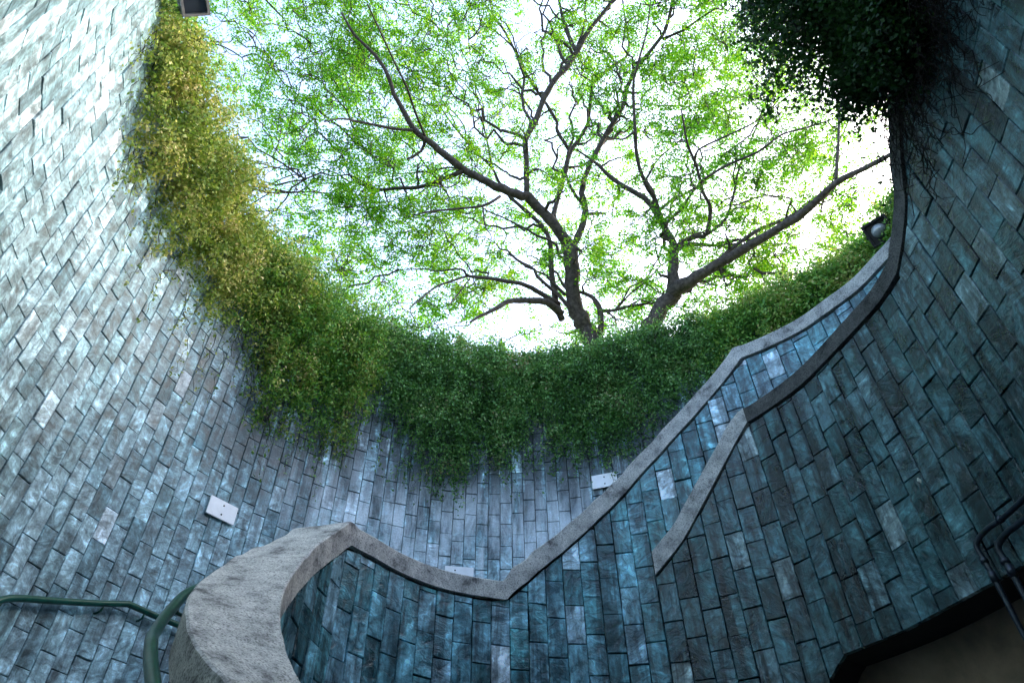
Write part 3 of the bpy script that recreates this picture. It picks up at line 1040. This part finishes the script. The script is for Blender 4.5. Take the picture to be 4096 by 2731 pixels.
# dense dark creeper overhead, rooted on the stair parapet to the right
def overhead_vine():
    root = empty('overhead_vine', (2.6, 1.7, 4.9))
    tag(root, 'dense dark creeper hanging overhead from the top right wall', 'vine')
    C, stems = [], MB()
    for i in range(620):
        s = random.uniform(LOW.near((2.645, 2.25)), LOW.near((2.15, .5)))
        p, n = LOW.at(s), LOW.nrm(s)
        t_ = np.array([n[1], -n[0]])
        z0 = low_top(s) + random.uniform(-.02, 1.1)
        reach = random.uniform(.05, 1.0) * .78
        drop = random.uniform(.15, .75) * (1.1 - .55 * reach)
        k = 26
        dx = random.gauss(0, .22)
        pts = []
        for j in range(k):
            t = j / (k - 1)
            o = -.1 + (reach + .1) * math.sin(t * math.pi * .62) / math.sin(math.pi * .62)
            z = z0 + .35 * reach * math.sin(t * math.pi * .8) - drop * t ** 2
            pts.append((p[0] + n[0] * o + t_[0] * dx * t + random.gauss(0, .02), p[1] + n[1] * o + t_[1] * dx * t + random.gauss(0, .02), z))
        C.append(np.array(pts))
        if i % 2 == 0: stems.tube(pts[::3], .0035, 3, False)
    for i in range(900):
        s = random.uniform(LOW.near((2.645, 2.27)), LOW.near((2.36, 1.05)))
        p, n = LOW.at(s), LOW.nrm(s)
        z, o, side = low_top(s) + random.uniform(-.05, .25), random.uniform(.03, .30), 0
        t_ = np.array([n[1], -n[0]])
        zend = max(low_top(s) - random.uniform(.25, 1.0), (4.35 if p[1] > 1.95 else 4.02) + random.random() ** 2 * .5)
        pts = []
        while z > zend:
            side += random.gauss(0, .015)
            pts.append((p[0] + n[0] * o + t_[0] * side, p[1] + n[1] * o + t_[1] * side, z))
            z -= .03
        if len(pts) > 3:
            C.append(np.array(pts))
            if i % 3 == 0: stems.tube(pts[::2], .003, 3, False)
    C = np.vstack(C)
    C = np.repeat(C, 3, axis=0) + rng.normal(0, .05, size=(len(C) * 3, 3))
    L = rng.uniform(.6, 1.2, len(C)) * .042
    V = leaf_quads(C, L, L * rng.uniform(.5, .75, len(C)), (0, 0, -1), .3)
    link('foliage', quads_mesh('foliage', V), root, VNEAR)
    # bare wiry tendrils over the slate below
    for i in range(260):
        s = random.uniform(LOW.near((2.65, 2.42)), LOW.near((2.36, 1.05)))
        p, n = LOW.at(s), LOW.nrm(s)
        t_ = np.array([n[1], -n[0]])
        z = min(low_top(s) + .05, 4.6 - random.uniform(0, .35))
        side, pts, o = 0, [], .05
        for k in range(random.randint(8, 17)):
            side += random.gauss(0, .045)
            o = max(.012, o + random.gauss(0, .025))
            pts.append((p[0] + n[0] * o + t_[0] * side, p[1] + n[1] * o + t_[1] * side, z))
            z -= random.uniform(.015, .095)
        stems.tube([tuple(q) for q in spline(pts, 3)], random.uniform(.0012, .0032), 3, False)
    stems.build('stems', STEM, root)
    return len(C)
nl += overhead_vine()

# ------------------------------------------------------------------ the tree above the rim
TREE_A = {
  'trunk': [[2.1,10.6,6.8,0.5],[2.0,10.5,8.4,0.33],[1.69,10.36,10.09,0.232],[1.5,10.14,10.39,0.221],[1.34,9.91,10.69,0.205],[1.3,9.48,11.26,0.188],[1.26,9.13,11.72,0.2]],
  'A': [[1.26,9.13,11.72,0.157],[1.05,8.91,11.9,0.143],[0.73,8.6,12.19,0.136],[0.4,8.35,12.4,0.129],[0.26,8.26,12.38,0.119],[-0.15,8.14,12.42,0.107],[-0.61,7.95,12.54,0.1],[-1.02,7.75,12.67,0.095],[-1.37,7.53,12.82,0.086],[-1.68,7.31,12.97,0.079],[-1.99,7.09,13.12,0.072],[-2.21,6.78,13.38,0.063],[-2.37,6.53,13.55,0.056],[-2.47,6.25,13.75,0.049],[-2.74,5.92,14.03,0.042],[-3.13,5.61,14.26,0.035],[-3.37,5.27,14.52,0.025]],
  'A2': [[0.36,8.31,12.41,0.076],[0.37,7.93,13.09,0.073],[0.36,7.67,13.65,0.08],[0.59,7.5,14.09,0.079],[0.8,7.24,14.69,0.081],[1.07,7.06,15.18,0.08],[1.39,6.92,15.64,0.079],[1.62,6.8,16.08,0.075],[1.92,6.6,16.7,0.066],[2.34,6.39,17.36,0.056],[2.62,6.28,17.88,0.049],[2.93,6.1,18.57,0.032]],
  'A2b': [[1.62,6.8,16.08,0.067],[1.51,6.75,16.72,0.061],[1.4,6.65,17.52,0.051],[1.34,6.49,18.54,0.041],[1.31,6.38,19.5,0.026]],
  'A3': [[-0.97,7.8,12.62,0.062],[-1.5,8.06,12.66,0.055],[-2.0,8.27,12.74,0.051],[-2.46,8.41,12.93,0.047],[-2.93,8.55,13.11,0.043],[-3.33,8.62,13.4,0.039],[-3.58,8.7,13.67,0.034],[-3.93,8.89,13.75,0.03],[-4.29,9.1,13.81,0.016]],
  'A4': [[-1.95,7.12,13.1,0.043],[-2.35,6.94,12.85,0.038],[-2.69,6.73,12.62,0.032],[-3.01,6.52,12.39,0.027],[-3.18,6.33,12.13,0.022],[-3.43,6.21,11.79,0.013]],
  'A5': [[-1.73,7.27,13.0,0.033],[-1.9,6.73,13.08,0.031],[-2.02,6.19,13.11,0.028],[-2.16,5.7,13.01,0.025],[-2.32,5.13,12.92,0.02],[-2.48,4.5,12.78,0.015]],
  'A6': [[-0.24,8.1,12.44,0.033],[-0.83,8.23,13.17,0.03],[-1.36,8.44,13.8,0.026],[-2.03,8.8,14.21,0.021],[-2.79,9.13,14.66,0.017]],
  'B': [[1.33,9.13,11.72,0.1],[1.46,9.05,11.92,0.091],[1.59,8.91,12.2,0.087],[1.66,8.75,12.53,0.088],[1.6,8.58,12.87,0.077],[1.7,8.36,13.3,0.073],[1.91,8.16,13.71,0.072],[2.14,7.96,14.12,0.07],[2.41,7.77,14.55,0.072],[2.7,7.55,15.04,0.071],[2.8,7.38,15.47,0.064],[3.09,7.15,16.01,0.06],[3.51,6.93,16.57,0.055],[3.9,6.71,17.17,0.048],[4.16,6.37,18.08,0.041],[4.3,6.17,18.72,0.026]],
  'B2': [[3.78,6.83,16.84,0.047],[4.19,6.55,16.63,0.038],[4.47,6.24,16.47,0.029],[4.77,5.93,16.27,0.02]],
  'C': [[0.98,8.84,11.96,0.071],[0.95,8.79,12.36,0.068],[1.1,8.62,12.94,0.067],[1.28,8.42,13.6,0.064],[1.41,8.31,14.16,0.066],[1.65,8.25,14.65,0.059],[1.9,8.17,15.21,0.055],[2.04,7.94,16.09,0.052],[2.18,7.86,16.74,0.05],[2.75,7.75,17.48,0.046],[3.22,7.69,18.14,0.041],[3.27,7.41,19.47,0.037],[3.31,7.24,20.61,0.028]],
  'C2': [[1.39,8.29,14.22,0.053],[1.14,8.13,14.85,0.049],[1.16,8.12,15.24,0.047],[0.93,7.99,15.88,0.045],[0.63,7.83,16.61,0.044],[0.31,7.64,17.46,0.043],[0.15,7.54,18.17,0.041],[-0.13,7.39,19.08,0.039],[-0.43,7.29,19.9,0.034],[-0.75,7.21,20.7,0.028]],
  'C3': [[1.33,8.41,13.67,0.036],[1.72,8.58,14.04,0.032],[2.03,8.67,14.56,0.03]],
  'D': [[1.06,10.11,10.44,0.093],[0.96,9.95,10.88,0.085],[0.89,9.68,11.51,0.074],[0.89,9.43,12.12,0.069],[0.76,9.3,12.59,0.065],[0.43,9.2,13.04,0.056],[0.03,9.1,13.52,0.047],[-0.27,8.98,14.06,0.04],[-0.43,8.9,14.52,0.038],[-0.81,8.8,15.07,0.033],[-1.25,8.65,15.75,0.029],[-1.5,8.6,16.23,0.024],[-1.99,8.36,17.19,0.018]],
  'D2': [[-0.43,8.88,14.59,0.035],[-0.54,8.73,15.45,0.031],[-0.66,8.63,16.26,0.029],[-0.67,8.56,17.06,0.024],[-0.87,8.49,17.93,0.022],[-1.13,8.37,19.02,0.017]],
  'D3': [[-0.27,8.85,14.72,0.027],[0.06,8.82,15.48,0.026],[0.4,8.73,16.42,0.021],[0.6,8.67,17.37,0.015]],
  'E': [[1.06,10.05,10.58,0.107],[0.73,9.71,10.56,0.092],[0.31,9.48,10.38,0.081],[-0.05,9.29,10.16,0.066],[-0.26,9.17,9.86,0.054],[-0.59,9.08,9.53,0.038],[-0.79,8.97,9.24,0.025]],
  'F': [[1.03,9.98,10.78,0.075],[0.65,9.75,10.88,0.063],[0.33,9.55,10.93,0.058],[-0.09,9.4,10.91,0.051],[-0.58,9.27,10.88,0.043],[-0.89,9.15,10.81,0.036],[-1.02,8.98,10.82,0.027],[-1.49,8.92,10.69,0.02],[-1.74,8.8,10.62,0.016],[-2.24,8.72,10.51,0.011]],
  'F2': [[-0.92,9.16,10.8,0.029],[-1.45,9.08,10.44,0.027],[-1.68,8.99,10.08,0.022],[-1.98,8.99,9.65,0.013]],
  'F3': [[-0.85,9.21,10.78,0.02],[-1.13,9.17,10.14,0.017],[-1.22,8.95,9.71,0.011]],
  'H': [[-0.2,8.23,12.3,0.042],[-0.56,8.23,11.96,0.035],[-1.14,8.15,11.74,0.027],[-1.56,8.05,11.53,0.023],[-1.93,7.98,11.3,0.016]],
  'H2': [[-0.56,8.27,11.9,0.021],[-0.51,8.27,11.29,0.018],[-0.37,8.18,10.8,0.013],[-0.49,8.2,10.23,0.008]],
}
TREE_B = {
  'trunk': [[2.06,10.55,6.8,0.42],[2.2,10.4,8.4,0.3],[2.62,10.18,9.64,0.227],[2.86,9.89,9.98,0.217],[3.07,9.66,10.26,0.202],[3.37,9.45,10.52,0.19]],
  'L': [[3.37,9.45,10.52,0.185],[3.5,9.21,10.48,0.17],[3.95,8.88,10.55,0.142],[4.58,8.48,10.67,0.115],[5.15,8.09,10.76,0.106],[5.48,7.78,10.76,0.101],[5.72,7.44,10.76,0.087],[6.01,7.05,10.81,0.075],[6.28,6.77,10.72,0.065],[6.53,6.49,10.62,0.056],[6.72,6.21,10.5,0.044],[6.88,5.93,10.36,0.031]],
  'L2': [[6.01,7.05,10.81,0.041],[6.19,6.77,11.48,0.033],[6.36,6.55,12.13,0.029],[6.47,6.38,12.78,0.023],[6.48,6.19,13.52,0.016]],
  'L3': [[3.95,8.88,10.55,0.055],[4.46,8.74,10.99,0.052],[5.07,8.62,11.44,0.051],[5.61,8.61,11.75,0.05],[6.31,8.55,12.13,0.044],[7.04,8.45,12.61,0.032]],
  'S': [[3.37,9.45,10.52,0.172],[3.37,9.26,10.95,0.146],[3.45,9.14,11.3,0.129],[3.46,9.02,11.67,0.097],[3.32,8.9,12.05,0.081],[3.18,8.78,12.45,0.074],[2.98,8.68,12.82,0.078],[2.58,8.62,13.17,0.066],[2.23,8.53,13.57,0.057],[2.01,8.47,13.93,0.042],[1.58,8.37,14.37,0.024]],
  'S2': [[3.36,8.91,11.99,0.063],[3.09,8.41,12.49,0.059],[2.93,8.19,12.58,0.054],[2.74,7.8,12.9,0.049],[2.69,7.32,13.33,0.042],[2.66,6.68,13.99,0.035],[2.74,6.32,14.23,0.028],[2.93,5.81,14.67,0.02],[3.01,5.31,15.09,0.013]],
  'S3': [[3.47,9.1,11.41,0.081],[3.62,8.86,11.46,0.067],[3.91,8.69,11.41,0.057],[4.02,8.56,11.31,0.052],[4.08,8.13,11.58,0.045],[3.89,7.8,11.72,0.04],[3.73,7.36,11.97,0.035],[3.52,6.97,12.14,0.028],[3.36,6.41,12.49,0.018]],
  'S4': [[4.04,8.56,11.31,0.042],[4.51,8.55,11.78,0.039],[4.82,8.42,12.46,0.035],[5.12,8.2,13.31,0.031],[5.65,7.92,14.33,0.025],[6.19,7.61,15.51,0.018]],
  'S5': [[3.79,7.65,11.8,0.035],[4.29,7.28,11.83,0.03],[4.8,6.97,11.78,0.028],[5.16,6.6,11.77,0.023],[5.45,6.38,11.59,0.018],[5.84,6.12,11.43,0.014]],
  'S6': [[3.27,8.61,12.29,0.042],[3.57,8.61,12.65,0.038],[3.92,8.66,12.93,0.033],[4.6,8.53,13.5,0.024],[5.01,8.37,14.16,0.016]],
  'S7': [[3.69,7.35,11.97,0.028],[3.65,6.9,11.78,0.025],[4.08,6.45,11.53,0.02],[4.38,6.03,11.22,0.015],[4.52,5.55,10.92,0.01]],
  'G': [[1.84,10.18,6.9,0.14],[1.84,10.18,9.66,0.081],[1.84,10.03,10.01,0.077],[1.87,9.84,10.41,0.074],[1.71,9.73,10.73,0.056],[1.47,9.73,10.91,0.038]],
  'G2': [[1.87,9.84,10.41,0.051],[2.2,9.89,10.5,0.042],[2.59,9.9,10.64,0.035],[3.12,9.93,10.74,0.029]],
}
TLEAF = leaf_material('tree_leaf', [(.05, (0.031, 0.144, 0.010)), (.35, (0.070, 0.246, 0.014)), (.60, (0.133, 0.338, 0.020)), (.85, (0.250, 0.423, 0.026)), (1, (0.344, 0.456, 0.048))], .6, (1.25, 1.3, .5), .45)
tree = empty('rain_tree', (2.05, 10.55, RIM - .05))
tag(tree, 'spreading tree with leaning forked trunks above the vine covered rim', 'tree')
twigs, leafC = MB(), []

def branch(a, b, r0, r1, n=6, bend=.16):
    """a crooked branch from a to b; returns its points"""
    a, b = Vector(a), Vector(b)
    ln = (b - a).length
    side = Vector((random.gauss(0, 1), random.gauss(0, 1), random.gauss(.3, .8))) * bend * ln * .5
    pts = []
    for i in range(n + 1):
        t = i / n
        j = Vector((random.gauss(0, 1), random.gauss(0, 1), random.gauss(0, 1))) * ln * .022 * (1 if 0 < i < n else 0)
        pts.append(a.lerp(b, t) + side * math.sin(t * math.pi) + j)
    twigs.tube(pts, [r0 + (r1 - r0) * i / n for i in range(n + 1)], 5 if r0 > .012 else 3, False)
    return pts

def leafy_end(p, d, ln):
    """a forked twig that carries the leaf sprays"""
    for k in range(random.choice((1, 2, 2, 3))):
        e = (Vector(d).normalized() * .7 + Vector((random.gauss(0, .75), random.gauss(0, .75), random.gauss(0, .45)))).normalized()
        q = Vector(p) + e * ln * random.uniform(.55, 1.15)
        pts = branch(p, q, .010, .006, 4, .3)
        for i in (2, 3, 4):
            if random.random() < (.25 if i < 4 else .80): sprays.append((pts[i], e))
            if i > 2 and random.random() < .5:
                e2 = (e + Vector((random.gauss(0, .9), random.gauss(0, .9), random.gauss(0, .5)))).normalized()
                q2 = pts[i] + e2 * random.uniform(.15, .35)
                branch(pts[i], q2, .006, .005, 2, .2)
                if random.random() < .4: sprays.append((q2, e2))

sprays = []
def limb(name, nodes):
    pts = spline([q[:3] for q in nodes], 3)
    rr = np.interp(np.arange(len(pts)) / 3, np.arange(len(nodes)), [q[3] for q in nodes])
    rr = rr * .82 * (1 + rng.normal(0, .05, len(rr)))
    wob = np.array([[random.gauss(0, 1) for _ in range(3)] for _ in pts]) * (rr * .10).reshape(-1, 1)
    m_ = MB()
    m_.tube([tuple(p) for p in pts + wob], list(rr), 10)
    m_.build(name, BARK, tree)
    for p, r in zip(pts, rr):
        skel.append((*p, r))
skel = []
for nm, nodes in list(TREE_A.items()) + list(TREE_B.items()):
    limb('trunk' if nm in ('trunk', 'G') else 'limb', nodes)
# the limbs keep forking until the whole umbrella of the crown is reached
S = np.array(skel)
S = S[S[:, 2] > 10.4]
sec = []
for k in range(120):
    v = random.uniform(.05, 1.0)
    x = random.uniform(-9.0, 8.5)
    t_ = np.array((x, 10.4 - 5.2 * v + random.gauss(0, .5), 11.3 + 8.6 * v - 1.4 * (abs(x) / 10) ** 2 + random.gauss(0, .5)))
    d = np.sqrt(((S[:, :3] - t_) ** 2).sum(1))
    # spring from a stout limb that lies some way back towards the trunk
    root_d = np.sqrt(((S[:, :3] - np.array((1.8, 9.8, 10.5))) ** 2).sum(1))
    td = np.linalg.norm(t_ - np.array((1.8, 9.8, 10.5)))
    cost = np.abs(d - 2.6) + np.maximum(0, root_d + d - td - .35) * 2.5 - S[:, 3] * 4
    i = int(cost.argmin())
    if d[i] > 5.0 or d[i] < .8: continue
    r0 = float(min(.050, max(.020, S[i, 3] * .62)))
    pts = branch(S[i, :3], t_, r0, .012, 12, .20)
    sec += [(*q, r0 + (.012 - r0) * j / 12) for j, q in enumerate(pts) if j > 2]
    if k % 3 == 2:
        S = np.vstack([S, np.array(sec)]); sec = []
if sec: S = np.vstack([S, np.array(sec)])
targets = []
while len(targets) < 1750:
    v = random.random()
    x = random.uniform(-9.5, 8.5)
    y, z = 10.6 - 5.2 * v + random.gauss(0, .75), 10.9 + 8.6 * v + random.gauss(0, .75)
    edge = abs(x) / 10.5
    if random.random() < edge ** 4: continue
    # openings in the crown
    if math.sin(x * .9 + 1.1) * math.sin(y * 1.3 + z * .7) > .62: continue
    targets.append((x, y, z - 1.6 * edge * edge))
for k in range(150):
    v = random.uniform(0, .55)
    targets.append((random.uniform(3.2, 7.8), 10.0 - 4.6 * v + random.gauss(0, .6), 9.8 + 7.6 * v + random.gauss(0, .6)))
T = np.array(targets)
pos, rr_ = S[:, :3].copy(), S[:, 3].copy()
d_near = np.sqrt(((T[:, None] - pos[None]) ** 2).sum(-1))
near_i, near_d = d_near.argmin(1), d_near.min(1)
todo = np.ones(len(T), bool)
while todo.any():
    j = int(np.where(todo, near_d, 1e9).argmin())
    todo[j] = False
    i = near_i[j]
    if near_d[j] < .25: continue
    r0 = min(.045, max(.012, rr_[i] * .72))
    pts = branch(pos[i], T[j], r0, max(.009, r0 * .5), 7, .22)
    newp = np.array([tuple(q) for q in pts[1:]])
    newr = np.linspace(r0, max(.009, r0 * .5), 7)
    k0 = len(pos)
    pos, rr_ = np.vstack([pos, newp]), np.r_[rr_, newr]
    dd = np.sqrt(((T[:, None] - newp[None]) ** 2).sum(-1))
    m_ = dd.min(1)
    better = m_ < near_d
    near_i = np.where(better, k0 + dd.argmin(1), near_i)
    near_d = np.minimum(near_d, m_)
    leafy_end(pts[-1], pts[-1] - pts[-3], random.uniform(.35, .7))
    if random.random() < .6: leafy_end(pts[4], Vector((random.gauss(0, 1), random.gauss(0, 1), random.gauss(0, .5))), random.uniform(.3, .55))
o = twigs.build('twigs', BARK, tree)
o['kind'] = 'stuff'
# young shoots round the foot of the trunks
cr = empty('trunk_creeper', (2.0, 9.9, 8.6))
tag(cr, 'bright young creeper climbing the foot of the forked trunk', 'vine')
Cc = []
for (x, y, z, r) in TREE_A['trunk'][1:3] + TREE_B['trunk'][1:3]:
    for k in range(26):
        a = random.uniform(0, 6.28)
        q = Vector((x + math.cos(a) * r, y + math.sin(a) * r, z + random.uniform(-.7, .25)))
        d = Vector((math.cos(a), math.sin(a) - .3, random.gauss(.4, .5))).normalized()
        for j in range(16):
            Cc.append(tuple(q)); q = q + d * .035
            d = (d + Vector((random.gauss(0, .15), random.gauss(0, .15), -.08))).normalized()
Cc = np.repeat(np.array(Cc), 3, axis=0) + rng.normal(0, .035, size=(len(Cc) * 3, 3))
Lc = rng.uniform(.5, 1.3, len(Cc)) * .07
link('foliage', quads_mesh('foliage', leaf_quads(Cc, Lc, Lc * .5)), cr, TLEAF)
# feathery leaves: each spray is a short stalk with leaflets in rows
Cs = []
thick = np.array([q[:3] for q in skel if q[3] > .06])
for p, d in sprays:
    if np.min(((thick - np.array(tuple(p))) ** 2).sum(1)) < .2 and random.random() < .8: continue
    a = Vector((random.gauss(0, 1), random.gauss(0, 1), random.gauss(-.1, .5))).normalized()
    ln = random.uniform(.22, .50)
    nlf = random.randint(26, 62)
    side = a.cross(Vector((random.gauss(0, .3), random.gauss(0, .3), 1))).normalized()
    for k in range(nlf):
        t = (k + .5) / nlf
        w = random.gauss(0, .085) * (1.2 - t * .5)
        q = p + a * ln * t + side * w + Vector((0, 0, -.05 * t * t))
        Cs.append((q.x, q.y, q.z))
Cs = np.array(Cs) + rng.normal(0, .012, size=(len(Cs), 3))
L = rng.uniform(.7, 1.25, len(Cs)) * .066
link('crown', quads_mesh('crown', leaf_quads(Cs, L, L * rng.uniform(.42, .62, len(Cs)))), tree, TLEAF)
print('tiles', n1, n2, n3, 'vine leaves', nl, 'tree leaves', len(Cs))
